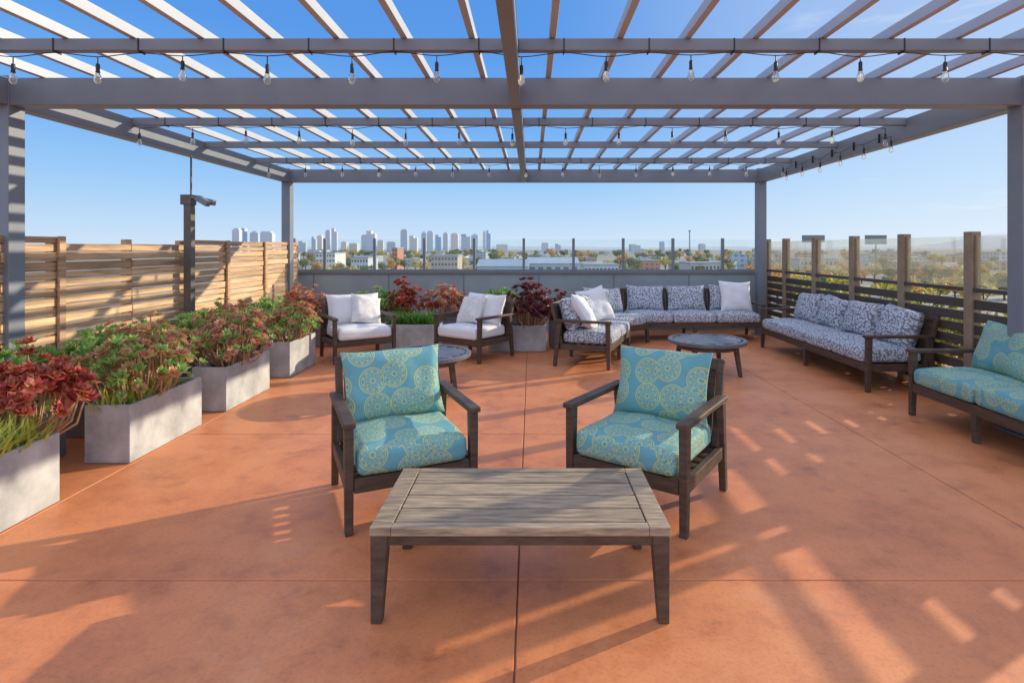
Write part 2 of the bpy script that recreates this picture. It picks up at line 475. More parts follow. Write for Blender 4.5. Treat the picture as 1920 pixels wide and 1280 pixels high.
# ------------------------------------------------------------------ right fence
fr = thing('glass_topped_fence', 'dark slat fence with glass panes above behind the sofas', 'fence', (4.3, 6.5, 0))
ry = [3.48, 4.48, 5.48, 6.48, 7.48, 8.48, 9.48, 10.22]
for y in ry:
    MB().box(4.27, 4.36, y-.055, y+.055, 0, 1.67).build('post', FPOST, fr, bevel=.005, world=True)
for i in range(len(ry)-1):
    a, b = ry[i]+.057, ry[i+1]-.057
    mb = MB(); z = .06
    while z < 1.0:
        mb.box(4.29, 4.315, a, b, z, z+.092); z += .1225
    mb.build('slat_panel', DFEN, fr, bevel=.003, world=True)
    MB().box(4.275, 4.34, a, b, 1.085, 1.125).build('rail', DFEN, fr, bevel=.004, world=True)
    MB().box(4.302, 4.312, a+.02, b-.02, 1.15, 1.625).build('glass_pane', GLASR, fr, world=True)
    MB().box(4.295, 4.32, a, a+.019, 1.126, 1.64).build('pane_channel', FPOST, fr, world=True)
    MB().box(4.295, 4.32, b-.019, b, 1.126, 1.64).build('pane_channel', FPOST, fr, world=True)

# ------------------------------------------------------------------ parapet and windscreen
pw = thing('parapet_wall', 'grey rendered parapet wall closing the far end of the deck', 'wall', (0, 10.4, 0))
MB().box(-4.6, 4.26, 10.3, 10.5, 0, 1.03).build('wall_body', PARA, pw, world=True)
MB().box(-4.62, 4.265, 10.27, 10.53, 1.031, 1.08).build('cap', CAP, pw, bevel=.005, world=True)
for k in range(7):
    x = -4.0+1.38*k
    MB().box(x-.008, x+.008, 10.295, 10.299, .02, 1.02).build('seam_strip', CAP, pw, world=True)
ws = thing('glass_windscreen', 'row of clear glass panes on slim posts along the parapet top', 'windscreen', (0, 10.4, 1.08))
wx = [-4.4, -3.83+0] + [-3.83+.923*k for k in range(1, 9)] + [4.22]
for x in wx:
    MB().box(x-.024, x+.024, 10.37, 10.43, 1.081, 1.69).build('post', METAL, ws, bevel=.003, world=True)
for i in range(len(wx)-1):
    a, b = wx[i]+.026, wx[i+1]-.026
    MB().box(a+.012, b-.012, 10.395, 10.405, 1.115, 1.665).build('glass_pane', GLASS, ws, world=True)
    MB().box(a, b, 10.385, 10.415, 1.081, 1.112).build('bottom_rail', METAL, ws, world=True)

# ------------------------------------------------------------------ furniture
def pillow_mesh(w, h, t, n=16, seed=0, pinch=.07):
    """stands upright, faces -Y, base at z=0"""
    mb = MB()
    def pt(i, j, s):
        u = -1+2*i/n; v = -1+2*j/n
        uu = math.copysign(abs(u)**.8, u); vv = math.copysign(abs(v)**.8, v)
        x = w/2*uu*(1-pinch*(1-vv*vv)*abs(uu)); z = h/2*vv*(1-pinch*(1-uu*uu)*abs(vv))
        f = ((1-uu**4)*(1-vv**4))**.55
        wr = noise.noise(Vector((x*6+seed, z*6, s*2.0)))*.028 + noise.noise(Vector((x*15+seed, z*15, s)))*.011
        y = s*(t/2*f + wr*f) + .006*s
        z += .016*noise.noise(Vector((x*4+seed, 3.3, 0)))*vv
        return Vector((x, y, z+h/2 - .01))
    for s in (-1, 1):
        vs = [pt(i, j, s) for j in range(n+1) for i in range(n+1)]
        fs = []; uv = []
        for j in range(n):
            for i in range(n):
                a = j*(n+1)+i
                q = (a, a+1, a+n+2, a+n+1)
                if s > 0: q = q[::-1]
                fs.append(q); uv.append([(vs[k].x, vs[k].z) for k in q])
        mb.add(vs, fs, uv)
    per = [(i, 0) for i in range(n)]+[(n, j) for j in range(n)]+[(i, n) for i in range(n, 0, -1)]+[(0, j) for j in range(n, 0, -1)]
    for k in range(len(per)):
        a, b = per[k], per[(k+1) % len(per)]
        q = [pt(*a, -1), pt(*a, 1), pt(*b, 1), pt(*b, -1)]
        mb.add(q, [(0, 1, 2, 3)], [[(v.x, v.z) for v in q]])
    return mb

def seat_mesh(x0, x1, y0, y1, z0, z1, r=.045, dome=.03, seed=0):
    mb = MB()
    def ts(L):
        e = r/L
        a = [0, .15*e, .45*e, .8*e, 1.1*e]
        mid = [e*1.1+(1-2.2*e)*k/7 for k in range(1, 7)]
        return a+mid+[1-x for x in a[::-1]]
    lo = Vector((x0, y0, z0)); hi = Vector((x1, y1, z1)); sz = hi-lo
    rr = min(r, sz.z*.48)
    def fix(p):
        q = Vector([min(max(p[k], lo[k]+rr), hi[k]-rr) for k in range(3)])
        d = p-q
        if d.length > 1e-6: p = q + d.normalized()*rr
        u = (p.x-lo.x)/sz.x*2-1; v = (p.y-lo.y)/sz.y*2-1; w = (p.z-lo.z)/sz.z
        k = max(0, 1-u*u)*max(0, 1-v*v)
        p = p.copy()
        p.z += dome*k**.6*w + noise.noise(Vector((p.x*5+seed, p.y*5, 0)))*.014*w
        p.y -= .012*max(0, 1-u*u)*(1-w*.3) if v < -.9 else 0
        return p
    for ax in range(3):
        b, c = [k for k in range(3) if k != ax]
        tb, tc = ts(sz[b]), ts(sz[c])
        for s in (0, 1):
            vs = []
            for v in tc:
                for u in tb:
                    p = Vector((0, 0, 0)); p[ax] = hi[ax] if s else lo[ax]
                    p[b] = lo[b]+sz[b]*u; p[c] = lo[c]+sz[c]*v
                    vs.append(fix(p))
            nb = len(tb); fs = []; uv = []
            for j in range(len(tc)-1):
                for i in range(nb-1):
                    a = j*nb+i
                    q = (a, a+1, a+nb+1, a+nb)
                    fl_ = (s == 0) if ax != 1 else (s == 1)
                    if fl_: q = q[::-1]
                    fs.append(q); uv.append([(vs[k][b], vs[k][c]) for k in q])
            mb.add(vs, fs, uv)
    return mb

def make_seat(name, label, cat, W, n, seatm, backm, arms=(1, 1), group=None, D=.72, bh=.45, plump=.19, inset=.02, wob=3):
    t = thing(name, label, cat, group=group)
    hw = W/2
    xl = [-hw+.025, hw-.025]
    for s, x in zip((0, 1), xl):
        ztop = .565 if arms[s] else .30
        MB().taper((x, -.335, 0), (x, -.325, ztop), .042, .045, .05, .06).build('leg', WOOD, t, bevel=.005)
        MB().taper((x, .365, 0), (x, .30, .565 if arms[s] else .3), .042, .045, .05, .06).build('leg', WOOD, t, bevel=.005)
        if arms[s]:
            MB().box(x-.034, x+.034, -.375, .345, .566, .598).build('armrest', WOOD, t, bevel=.007)
    if W > 1.4:
        for k in range(1, max(2, round(n/2))):
            x = -hw + W*k/max(2, round(n/2))
            for y in (-.33, .34):
                MB().taper((x, y, 0), (x, y, .22), .042, .045, .05, .055).build('leg', WOOD, t, bevel=.005)
    mb = MB()
    a, b = xl[0]+.026, xl[1]-.026
    mb.box(a, b, -.352, -.318, .215, .295).box(a, b, .29, .32, .215, .295)
    mb.box(xl[0]-.018, xl[0]+.018, -.30, .285, .22, .292).box(xl[1]-.018, xl[1]+.018, -.30, .285, .22, .292)
    for k in range(6):
        y = -.26+.1*k
        mb.box(a, b, y-.03, y+.03, .262, .28)
    mb.build('seat_frame', WOOD, t, bevel=.004)
    # tilted back frame
    Mx = Matrix.Translation((0, .285, .29)) @ Matrix.Rotation(R(-15), 4, 'X')
    mb = MB()
    mb.box(-hw+.03, -hw+.075, -.02, .02, 0, .53, Mx).box(hw-.075, hw-.03, -.02, .02, 0, .53, Mx)
    mb.box(-hw+.076, hw-.076, -.018, .018, .46, .53, Mx).box(-hw+.076, hw-.076, -.018, .018, .01, .06, Mx)
    ns = max(5, int(W/.11))
    for k in range(ns):
        w_ = (W-.154)/ns
        x = -hw+.077+w_*(k+.5)
        mb.box(x-w_/2+.006, x+w_/2-.006, -.009, .009, .061, .459, Mx)
    mb.build('backrest', WOOD, t, bevel=.004)
    iw = (W-.12)/n
    for k in range(n):
        x0 = -hw+.06+iw*k
        seat_mesh(x0+.003, x0+iw-.003, -.365, .27, .297, .44, seed=k*3.1+W).build('seat_cushion', seatm, t, smooth=True)
        o = pillow_mesh(iw+(.01 if n == 1 else -inset), bh, plump, seed=k*7.7+W).build('back_cushion', backm, t, smooth=True)
        o.location = (x0+iw/2, .155, .44); o.rotation_euler = (R(-17), R(random.uniform(-wob, wob)), R(random.uniform(-wob-1, wob+1)))
    return t

def rel(root, p):
    a = root.rotation_euler.z
    p = Vector(p)
    return Vector((root.location.x+p.x*math.cos(a)-p.y*math.sin(a), root.location.y+p.x*math.sin(a)+p.y*math.cos(a), p.z))

ch = make_seat('armchair', 'blue medallion armchair behind the coffee table, turned toward the right', 'armchair', .74, 1, BLUE, BLUE, group='pair of blue armchairs')
ch.location = (-.79, 3.40, 0); ch.rotation_euler.z = R(25)
c2 = copy_tree(ch); c2['label'] = 'blue medallion armchair behind the coffee table, turned toward the left'
c2.location = (.71, 3.40, 0); c2.rotation_euler.z = R(-35)
w1 = make_seat('armchair', 'white cushioned armchair at back left beside the concrete planter corner', 'armchair', .84, 1, WHITE, WHITE, group='white cushioned armchairs', plump=.22, wob=5)
w1.location = (-2.40, 7.75, 0); w1.rotation_euler.z = R(34)
w2 = copy_tree(w1); w2['label'] = 'white cushioned armchair between the two rear planters, behind the round table'
w2.location = (-.80, 7.80, 0); w2.rotation_euler.z = R(-36)

s1 = make_seat('sofa', 'long black and white print sofa along the right fence', 'sofa', 2.72, 4, BW, BW, plump=.24, inset=.10, bh=.44, wob=6)
s1.location = (3.86, 7.20, 0); s1.rotation_euler.z = R(-90)
s2 = make_seat('sofa', 'blue medallion sofa at the right edge of the deck', 'sofa', 1.50, 2, BLUE, BLUE)
s2.location = (3.78, 4.34, 0); s2.rotation_euler.z = R(-90)
s3 = make_seat('sofa', 'black and white print sofa in front of the parapet', 'sofa', 2.25, 3, BW, BW, arms=(0, 1), plump=.22, inset=.06, wob=4)
s3.location = (2.66, 9.42, 0); s3.rotation_euler.z = R(0)
s4 = make_seat('sofa', 'short black and white print sofa at left with white pillows, seen end on', 'sofa', 1.42, 2, BW, BW, arms=(1, 0), plump=.22)
s4.location = (.88, 7.70, 0); s4.rotation_euler.z = R(70)
s5 = make_seat('sofa', 'armless print corner seat joining the two patterned sofas', 'sofa', .92, 1, BW, BW, arms=(0, 0), plump=.22)
s5.location = (1.30, 8.93, 0); s5.rotation_euler.z = R(38)

def throw(root, p, size, mat, tilt, rz, roll, label, seed):
    o = pillow_mesh(size, size, .17, seed=seed, pinch=.1).build('throw_pillow', mat, smooth=True)
    o.location = rel(root, p)
    q = Matrix.Rotation(root.rotation_euler.z+R(rz), 4, 'Z') @ Matrix.Rotation(R(tilt), 4, 'X') @ Matrix.Rotation(R(roll), 4, 'Y')
    o.rotation_euler = q.to_euler()
    tag(o, label, 'pillow')
throw(w1, (.10, -.06, .47), .44, PATW, -30, 10, 14, 'cream print throw pillow on the white armchair at back left', 1)
throw(w2, (-.06, -.07, .47), .44, PATW, -30, -8, -8, 'cream print throw pillow on the white armchair behind the round table', 2)
throw(s4, (-.42, -.08, .46), .50, WHITE, -32, 15, 18, 'white throw pillow leaning by the near arm of the short print sofa', 3)
throw(s4, (.40, .0, .46), .52, WHITE, -24, -40, -10, 'white throw pillow at the far end of the short print sofa', 4)
throw(s3, (.78, -.06, .45), .54, WHITE, -20, 0, 2, 'white throw pillow on the right end of the sofa against the parapet', 5)

# coffee table
ct = thing('coffee_table', 'long brown slatted coffee table in the foreground', 'coffee table', (-.045, 2.55, 0))
mb = MB(); X, Y = .605, .305
mb.box(-X, -X+.085, -Y, Y, .355, .39).box(X-.085, X, -Y, Y, .355, .39)
mb.box(-X+.086, X-.086, -Y, -Y+.045, .355, .39).box(-X+.086, X-.086, Y-.045, Y, .355, .39)
mb.build('top_frame', TABW, ct, bevel=.003)
mb = MB()
n = 4; y0 = -Y+.049; sw = (2*Y-.098)/n
for k in range(n):
    mb.box(-X+.090, X-.090, y0+sw*k+.005, y0+sw*(k+1)-.005, .357, .388)
mb.build('slat_top', TABW, ct, bevel=.004)
mb = MB()
mb.box(-X+.04, X-.04, -Y+.012, -Y+.036, .312, .354).box(-X+.04, X-.04, Y-.036, Y-.012, .312, .354)
mb.box(-X+.012, -X+.036, -Y+.04, Y-.04, .312, .354).box(X-.036, X-.012, -Y+.04, Y-.04, .312, .354)
mb.build('apron', WOOD, ct, bevel=.003)
for sx in (-1, 1):
    for sy in (-1, 1):
        MB().taper((sx*(X-.026), sy*(Y-.026), 0), (sx*(X-.038), sy*(Y-.036), .354), .044, .044, .070, .066).build('leg', WOOD, ct, bevel=.004)

def round_table(loc, rad, label, rz):
    t = thing('round_table', label, 'table', loc, rz, 'round slatted tables')
    MB().lathe([(rad-.05, .365), (rad-.004, .365), (rad, .37), (rad, .40), (rad-.004, .405), (rad-.05, .405), (rad-.05, .365)], 56).build('rim', RTAB, t, smooth=False)
    mb = MB(); k = -rad+.055; w = .085
    while k < rad-.06:
        w2_ = min(w, rad-.055-k)
        e = max(abs(k), abs(k+w2_)); L = math.sqrt(max(0, (rad-.052)**2-e*e))
        if L > .03: mb.box(-L, L, k+.004, k+w2_-.004, .372, .402)
        k += w
    mb.build('slat_top', RTAB, t, bevel=.003)
    MB().lathe([(rad-.13, .30), (rad-.11, .30), (rad-.11, .364), (rad-.13, .364), (rad-.13, .30)], 40).build('apron', WOOD, t)
    for k in range(4):
        a = math.pi/4+k*math.pi/2
        c, s = math.cos(a), math.sin(a)
        MB().taper((c*(rad-.06), s*(rad-.06), 0), (c*(rad-.12), s*(rad-.12), .362), .04, .04, .055, .055).build('leg', WOOD, t, bevel=.004)
    return t
round_table((-1.11, 5.95, 0), .47, 'round dark slatted table between the white and blue armchairs', .2)
round_table((2.14, 6.82, 0), .465, 'round dark slatted table in front of the print sofas', .1)

# ------------------------------------------------------------------ planters
def planter(x0, x1, y0, y1, h, mat, label):
    r = thing('planter', label, 'planter', ((x0+x1)/2, (y0+y1)/2, 0), group='concrete planters')
    t = .028; mb = MB()
    a = [(x0, y0), (x1, y0), (x1, y1), (x0, y1)]; b = [(x0+t, y0+t), (x1-t, y0+t), (x1-t, y1-t), (x0+t, y1-t)]
    vs = [(x, y, .004) for x, y in a]+[(x, y, h) for x, y in a]+[(x, y, h) for x, y in b]+[(x, y, h-.09) for x, y in b]
    fs = [(3, 2, 1, 0)]
    for k in range(4):
        j = (k+1) % 4
        fs += [(k, j, 4+j, 4+k), (4+k, 4+j, 8+j, 8+k), (8+k, 8+j, 12+j, 12+k)]
    fs.append((12, 13, 14, 15))
    mb.add(vs, fs)
    mb.build('box', mat, r, bevel=.006, world=True)
    MB().box(x0+t+.002, x1-t-.002, y0+t+.002, y1-t-.002, h-.085, h-.045).build('soil', SOIL, r, world=True)
    return r
PX0, PX1 = -3.13, -2.81
planter(PX0, PX1, 2.45, 3.34, .415, CONC, 'concrete planter cut by the left edge, holding dark red rosettes and lime blades')
planter(PX0, PX1, 3.92, 4.78, .41, CONC, 'concrete planter with a large bronze shrub, second from the viewer on the left')
planter(PX0, PX1, 5.16, 6.02, .41, CONC, 'concrete planter with rust coloured shrub, third from the viewer on the left')
planter(PX0, PX1, 6.52, 7.30, .41, CONC, 'concrete planter beside the white armchair at back left')
for i, (a, b) in enumerate(((3.25, 4.1), (4.45, 5.3), (5.7, 6.55), (7.0, 7.85))):
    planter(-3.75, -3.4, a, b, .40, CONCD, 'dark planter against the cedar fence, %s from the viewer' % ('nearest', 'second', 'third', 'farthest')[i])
planter(-2.22, -1.34, 8.26, 8.58, .38, CONC, 'concrete planter with deep green mound between the white armchairs')
planter(-.62, .22, 8.16, 8.50, .38, CONC, 'concrete planter holding the dark purple shrub at the back')
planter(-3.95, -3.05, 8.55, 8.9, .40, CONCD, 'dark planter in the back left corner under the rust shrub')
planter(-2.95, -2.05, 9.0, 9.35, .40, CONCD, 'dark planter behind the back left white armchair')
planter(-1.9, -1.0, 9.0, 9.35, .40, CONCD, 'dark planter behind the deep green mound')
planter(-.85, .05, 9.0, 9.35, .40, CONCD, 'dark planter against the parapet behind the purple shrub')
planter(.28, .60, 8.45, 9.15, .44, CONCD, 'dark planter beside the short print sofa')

def leaf(mb, c, d, up, L, W):
    side = d.cross(up)
    if side.length < 1e-4: side = d.orthogonal()
    side.normalize()
    m_ = c + d*L*.62
    mb.add([c, m_+side*W, c+d*L+up*L*.10, m_-side*W], [(0, 1, 2, 3)])

def rosette(mb, c, ax, rad, wh=((7, 12), (7, 36), (5, 62)), fat=.26):
    ax = ax.normalized(); a = ax.orthogonal().normalized(); b = ax.cross(a)
    ph = random.uniform(0, 6)
    for k, (n, el) in enumerate(wh):
        L = rad*(1-.2*k); ph += .4
        for i in range(n):
            t = ph+2*math.pi*i/n+random.uniform(-.15, .15)
            r_ = a*math.cos(t)+b*math.sin(t); e = R(el+random.uniform(-8, 8))
            d = r_*math.cos(e)+ax*math.sin(e)
            up = ax*math.cos(e)-r_*math.sin(e)
            leaf(mb, c, d, up, L*random.uniform(.85, 1.1), L*fat)

ROS = ((8, 16), (7, 40), (5, 64))
UP = ((6, 30), (6, 52), (5, 74))
def aeonium(name, loc, rx, ry, h, n, rr, mat, label, fat=.28, cat='shrub', lowstem=.35, wh=ROS, group='potted succulent shrubs', every=2, mat2=None, frac=.35, umin=-.4):
    """stems fan out of the pot and each carries a rosette; mat2 colours the younger, lower rosettes"""
    r = thing(name, label, cat, loc, group=group)
    fm = MB(); gm = MB(); sm = MB()
    for i in range(n):
        t = random.uniform(0, 2*math.pi); u = random.uniform(umin, 1)
        k = random.uniform(.55, 1.10)
        s = math.sqrt(max(0, 1-max(u, 0)**2))
        p = Vector((rx*s*math.cos(t)*k, ry*s*math.sin(t)*k, h*(lowstem+(1-lowstem)*u*k*random.uniform(.82, 1.15))))
        ax = Vector((p.x/rx*.8, p.y/ry*.8, .9+random.uniform(-.3, .3)))
        young = mat2 and (random.random() < frac*(1.6-1.5*max(0, u*k)))
        rosette(gm if young else fm, p, ax, rr*random.uniform(.6, 1.25), UP if young else wh, .22 if young else fat)
        if i % every == 0:
            b = Vector((p.x*.22, p.y*.35, -.04))
            mid = b.lerp(p, .5)+Vector((p.x*.15+random.uniform(-.03, .03), p.y*.12+random.uniform(-.03, .03), -.05*h))
            sm.tube([b, mid, p], [.009, .007, .005], 5, cap=False)
    sm.build('stems', STEM, r); fm.build('foliage', mat, r)
    if gm.v: gm.build('young_foliage', mat2, r)
    return r
def blades(name, loc, n, L, spread, mat, label, w=.009):
    mb = MB()
    for i in range(n):
        t = random.uniform(0, 2*math.pi); q = random.uniform(.15, 1)
        b = Vector((random.uniform(-1, 1)*spread[0], random.uniform(-1, 1)*spread[1], 0))
        d = Vector((math.cos(t)*q, math.sin(t)*q, 1)).normalized()
        l = L*random.uniform(.6, 1.1)
        sd = Vector((-math.sin(t), math.cos(t), 0))*w
        p1 = b+d*l*.5; p2 = b+d*l+Vector((math.cos(t), math.sin(t), 0))*l*.25*q-Vector((0, 0, 1))*l*.12*q
        mb.add([b-sd, b+sd, p1+sd*.9, p1-sd*.9, p2], [(0, 1, 2, 3), (3, 2, 4)])
    r = thing(name, label, 'plant', loc, group='potted succulent shrubs')
    mb.build('leaves', mat, r)
    return r
aeonium('rosette_shrub', (-3.0, 3.36, .38), .30, .28, .50, 100, .068, RED, 'dark red rosette shrub in the planter cut by the left edge', umin=-.1, lowstem=.4)
blades('spiky_plant', (-2.93, 3.02, .36), 420, .28, (.10, .24), LIME, 'lime green spiky plant spilling over the nearest left planter', .008)
aeonium('rosette_shrub', (-3.0, 4.33, .36), .35, .47, .57, 260, .058, BRONZE, 'large bronze rosette shrub in the second planter on the left', mat2=GREEN, frac=.42, umin=-.3, lowstem=.40, every=3)
blades('spiky_plant', (-2.97, 4.28, .36), 300, .19, (.10, .36), LIME, 'lime green spiky plant under the large bronze shrub')
aeonium('rosette_shrub', (-3.0, 5.58, .36), .35, .47, .58, 250, .058, RUST, 'rust coloured rosette shrub in the third planter on the left', mat2=GREEN, frac=.3, umin=-.3, lowstem=.40, every=3)
aeonium('rosette_shrub', (-3.0, 6.9, .36), .34, .43, .46, 200, .06, BRONZE, 'olive bronze rosette shrub beside the back left white armchair', mat2=GREEN, frac=.5, umin=-.3, lowstem=.4, every=3)
for i, (y, lab) in enumerate(((3.68, 'green succulent clump at the fence behind the dark red shrub'), (4.9, 'green succulent clump at the fence behind the large bronze shrub'),
                        (6.12, 'green succulent clump at the fence behind the rust shrub'), (7.4, 'green succulent clump at the fence beyond the light pole'))):
    aeonium('succulent_clump', (-3.56, y, .36), .30, .54, .47, 230, .08, GREEN, lab, fat=.20, wh=UP, cat='plant', every=4)
aeonium('rosette_shrub', (-3.5, 8.72, .34), .44, .28, .54, 160, .068, RUST, 'rust rosette shrub in the back left corner of the deck', mat2=RED)
aeonium('succulent_clump', (-2.5, 9.17, .36), .52, .28, .42, 220, .09, GREEN, 'pale green succulent clump behind the back left white armchair', fat=.21, wh=UP, cat='plant', every=4)
aeonium('rosette_shrub', (-2.06, 9.12, .36), .27, .26, .60, 100, .072, RED, 'tall dark red shrub left of the deep green mound', umin=-.1)
aeonium('rosette_shrub', (-1.42, 9.12, .36), .38, .26, .55, 140, .068, RUST, 'rounded rust red shrub behind the armchair by the round table', mat2=RED, umin=-.1)
blades('green_mound', (-1.78, 8.42, .32), 620, .28, (.34, .11), DGREEN, 'deep green mound of fine leaves between the white armchairs')
aeonium('rosette_shrub', (-.02, 8.34, .32), .36, .27, .68, 150, .076, PURP, 'dark purple rosette shrub in the rear middle planter', umin=-.1)
aeonium('succulent_clump', (-.5, 9.17, .36), .42, .22, .44, 150, .09, GREEN, 'green succulent clump at the parapet behind the purple shrub', fat=.21, wh=UP, cat='plant', every=4)
aeonium('rosette_shrub', (.44, 8.8, .38), .18, .36, .40, 80, .07, PURP, 'low purple shrub in the dark planter beside the short print sofa')

# hedge beyond the right fence
def leafcloud(mb, c, rx, ry, rz_, n, s):
    for i in range(n):
        d = Vector((random.gauss(0, 1), random.gauss(0, 1), random.gauss(0, 1))).normalized()*random.uniform(.55, 1)
        p = Vector(c)+Vector((d.x*rx, d.y*ry, d.z*rz_))
        a = Vector((random.gauss(0, 1), random.gauss(0, 1), random.gauss(0, .6)+.5)).normalized()
        b = a.orthogonal().normalized()*s*random.uniform(.6, 1.3)
        e = a.cross(b).normalized()*s*.5
        mb.add([p-b, p+e, p+b, p-e], [(0, 1, 2, 3)])
hd = thing('hedge_shrub', 'leafy yellow green shrub growing beyond the right fence', 'shrub', group='shrubs beyond the right fence')
mb = MB()
for k in range(9):
    leafcloud(mb, (random.uniform(-.25, .25), random.uniform(-.4, .4), random.uniform(.25, .78)), .28, .34, .22, 140, .05)
mb.build('foliage', HEDGE, hd)
mb = MB()
for k in range(7):
    mb.tube([(0, 0, 0), (random.uniform(-.15, .15), random.uniform(-.2, .2), .4), (random.uniform(-.3, .3), random.uniform(-.4, .4), .80)], [.015, .01, .005], 5)
mb.build('stems', STEM, hd)
for i in range(8):
    o = hd if i == 0 else copy_tree(hd)
    o.location = (5.0+random.uniform(-.1, .15), 3.9+.85*i, 0); o.rotation_euler.z = random.uniform(-.4, .4); o.scale = (1, 1, random.uniform(.9, 1.1))

# ------------------------------------------------------------------ city
F1 = 1050.0
def wx_(px, d): return (px-996)/F1*d
def wz_(py, d): return 1.51+(465-py)/F1*d
FAC = [M_facade('haze_blue_tower', (.52, .57, .62), (.38, .45, .54)), M_facade('haze_grey_tower', (.46, .50, .56), (.34, .40, .48), 4, 4),  # pale bluish wall colours have the distance haze painted in
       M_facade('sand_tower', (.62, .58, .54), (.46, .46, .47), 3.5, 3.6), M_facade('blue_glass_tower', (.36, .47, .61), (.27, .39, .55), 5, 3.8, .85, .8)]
FN = ['pale', 'grey', 'sand coloured', 'blue glass']
ROOFM = M_noise('flat_roof', (.40, .42, .44), .9, .2, .3)
TW = [(437, 452, 428, 0), (454, 468, 428, 3), (470, 486, 433, 1), (488, 514, 434, 0), (585, 594, 444, 1), (595, 606, 440, 2), (611, 621, 431, 1), (622, 633, 428, 0), (656, 673, 455, 2), (678, 690, 440, 1), (688, 706, 433, 0),
      (708, 720, 449, 2), (751, 765, 430, 1), (768, 784, 442, 2), (790, 800, 434, 1), (800, 813, 433, 0), (816, 828, 440, 3), (831, 841, 435, 1), (845, 860, 437, 2),
      (864, 882, 439, 1), (883, 897, 438, 0), (905, 911, 433, 2), (912, 921, 432, 3), (640, 652, 452, 2), (725, 742, 453, 1), (560, 575, 452, 1), (930, 952, 457, 2), (1015, 1030, 455, 0), (1040, 1052, 457, 1),
      (1236, 1246, 452, 1), (1310, 1322, 457, 2), (1180, 1200, 458, 0)]
for i, (a, b, y, k) in enumerate(TW):
    d = 2500+random.uniform(-250, 350)
    x0, x1 = wx_(a, d), wx_(b, d); h = wz_(y, d)-GZ; w = (x1-x0)*.9
    side = 'at left above the cedar fence' if b < 530 else ('behind the left half of the windscreen' if b < 960 else 'behind the right half of the windscreen')
    t = thing('tower', 'distant %s office tower on the skyline %s' % (FN[k], side), 'tower', ((x0+x1)/2, d, GZ), random.uniform(-.2, .2), 'skyline towers ' + side)
    q = (.93, .86, .90)[i % 3]
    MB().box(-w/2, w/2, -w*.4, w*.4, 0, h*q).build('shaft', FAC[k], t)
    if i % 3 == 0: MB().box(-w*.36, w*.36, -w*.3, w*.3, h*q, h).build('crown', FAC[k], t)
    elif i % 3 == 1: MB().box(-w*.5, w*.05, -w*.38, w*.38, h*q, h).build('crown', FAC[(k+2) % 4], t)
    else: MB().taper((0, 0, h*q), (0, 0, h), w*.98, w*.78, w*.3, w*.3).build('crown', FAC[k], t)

LOWC = [('white', (.66, .67, .67)), ('cream', (.60, .54, .44)), ('grey', (.40, .43, .47)), ('brick red', (.46, .25, .17)), ('pale blue', (.44, .51, .58)), ('tan', (.52, .41, .29))]
LOWM = [M_facade(n.replace(' ', '_')+'_wall', c, tuple(x*.5 for x in c), 4.5, 3.6, .5, .45) for n, c in LOWC]
GLD = M_noise('dark_window', (.10, .12, .15), .2, .2, .3)
rnd = random.Random(21)
for i in range(130):
    d = 400*math.exp(rnd.random()*1.75)
    px = rnd.uniform(540, 1930)
    k = rnd.choices(range(6), (1.2, 2.5, 2.2, 2, 1.5, 3))[0]; w = rnd.uniform(8, 24); dp = rnd.uniform(10, 22); h = rnd.uniform(3.5, 8.5) + (rnd.random() < .12)*6
    zone = 'left of centre' if px < 800 else ('near the centre' if px < 1200 else 'toward the right')
    t = thing('city_building', 'low %s flat roofed city building in the distance, %s' % (LOWC[k][0], zone), 'building', (wx_(px, d), d, GZ), rnd.uniform(-.5, .5), 'low %s city buildings %s' % (LOWC[k][0], zone))
    MB().box(-w/2, w/2, -dp/2, dp/2, 0, h).build('wall', LOWM[k], t)
    MB().box(-w/2-.3, w/2+.3, -dp/2-.3, dp/2+.3, h, h+.7).build('roof', ROOFM, t)
    if i % 2 == 0: MB().box(-w*.2, w*.05, -2, 3, h+.7, h+2.4).build('roof_unit', ROOFM, t)

def near_building(px0, px1, ytop, d, col, label, nwin, floors, gable=False, roofc=(.3, .33, .38)):
    x0, x1 = wx_(px0, d), wx_(px1, d); w = x1-x0; h = wz_(ytop, d)-GZ
    t = thing('city_building', label, 'building', ((x0+x1)/2, d+8, GZ))
    wm = M_noise('wall_paint', col, .8, .08, .3); rm = M_noise('roof_paint', roofc, .6, .1, .3)
    hw = h-(2.2 if gable else .8)
    MB().box(-w/2, w/2, -8, 14, 0, hw).build('wall', wm, t)
    if gable:
        mb = MB(); e = w/2+.4
        mb.add([(-e, -8.5, hw), (e, -8.5, hw), (e, 14.5, hw), (-e, 14.5, hw), (-e, 3, h), (e, 3, h)], [(0, 1, 5, 4), (2, 3, 4, 5), (0, 4, 3), (1, 2, 5), (3, 2, 1, 0)])
        mb.build('roof', rm, t)
    else:
        MB().box(-w/2-.25, w/2+.25, -8.25, 14.25, hw+.002, h).build('roof', rm, t)
    fh = hw/floors
    for f in range(floors):
        for k in range(nwin):
            x = -w/2+w*(k+.5)/nwin; z = fh*(f+.35)
            MB().box(x-w/nwin*.3, x+w/nwin*.3, -8.06, -8.002, z, z+fh*.42).build('window', GLD, t)
near_building(592, 628, 473, 380, (.62, .62, .60), 'white two tone block with rows of windows at the left of the windscreen', 6, 4)
near_building(658, 690, 482, 350, (.50, .53, .55), 'pale grey block with windows beyond the left windscreen', 6, 3)
near_building(735, 745, 464, 450, (.46, .20, .14), 'narrow brick red block rising above the trees left of centre', 2, 5)
near_building(808, 858, 478, 320, (.44, .37, .31), 'tan brown framed block with open floors left of centre', 8, 4)
near_building(895, 990, 487, 190, (.36, .42, .48), 'long low blue grey shed with pitched roof left of the centre', 6, 2, True, (.32, .38, .46))
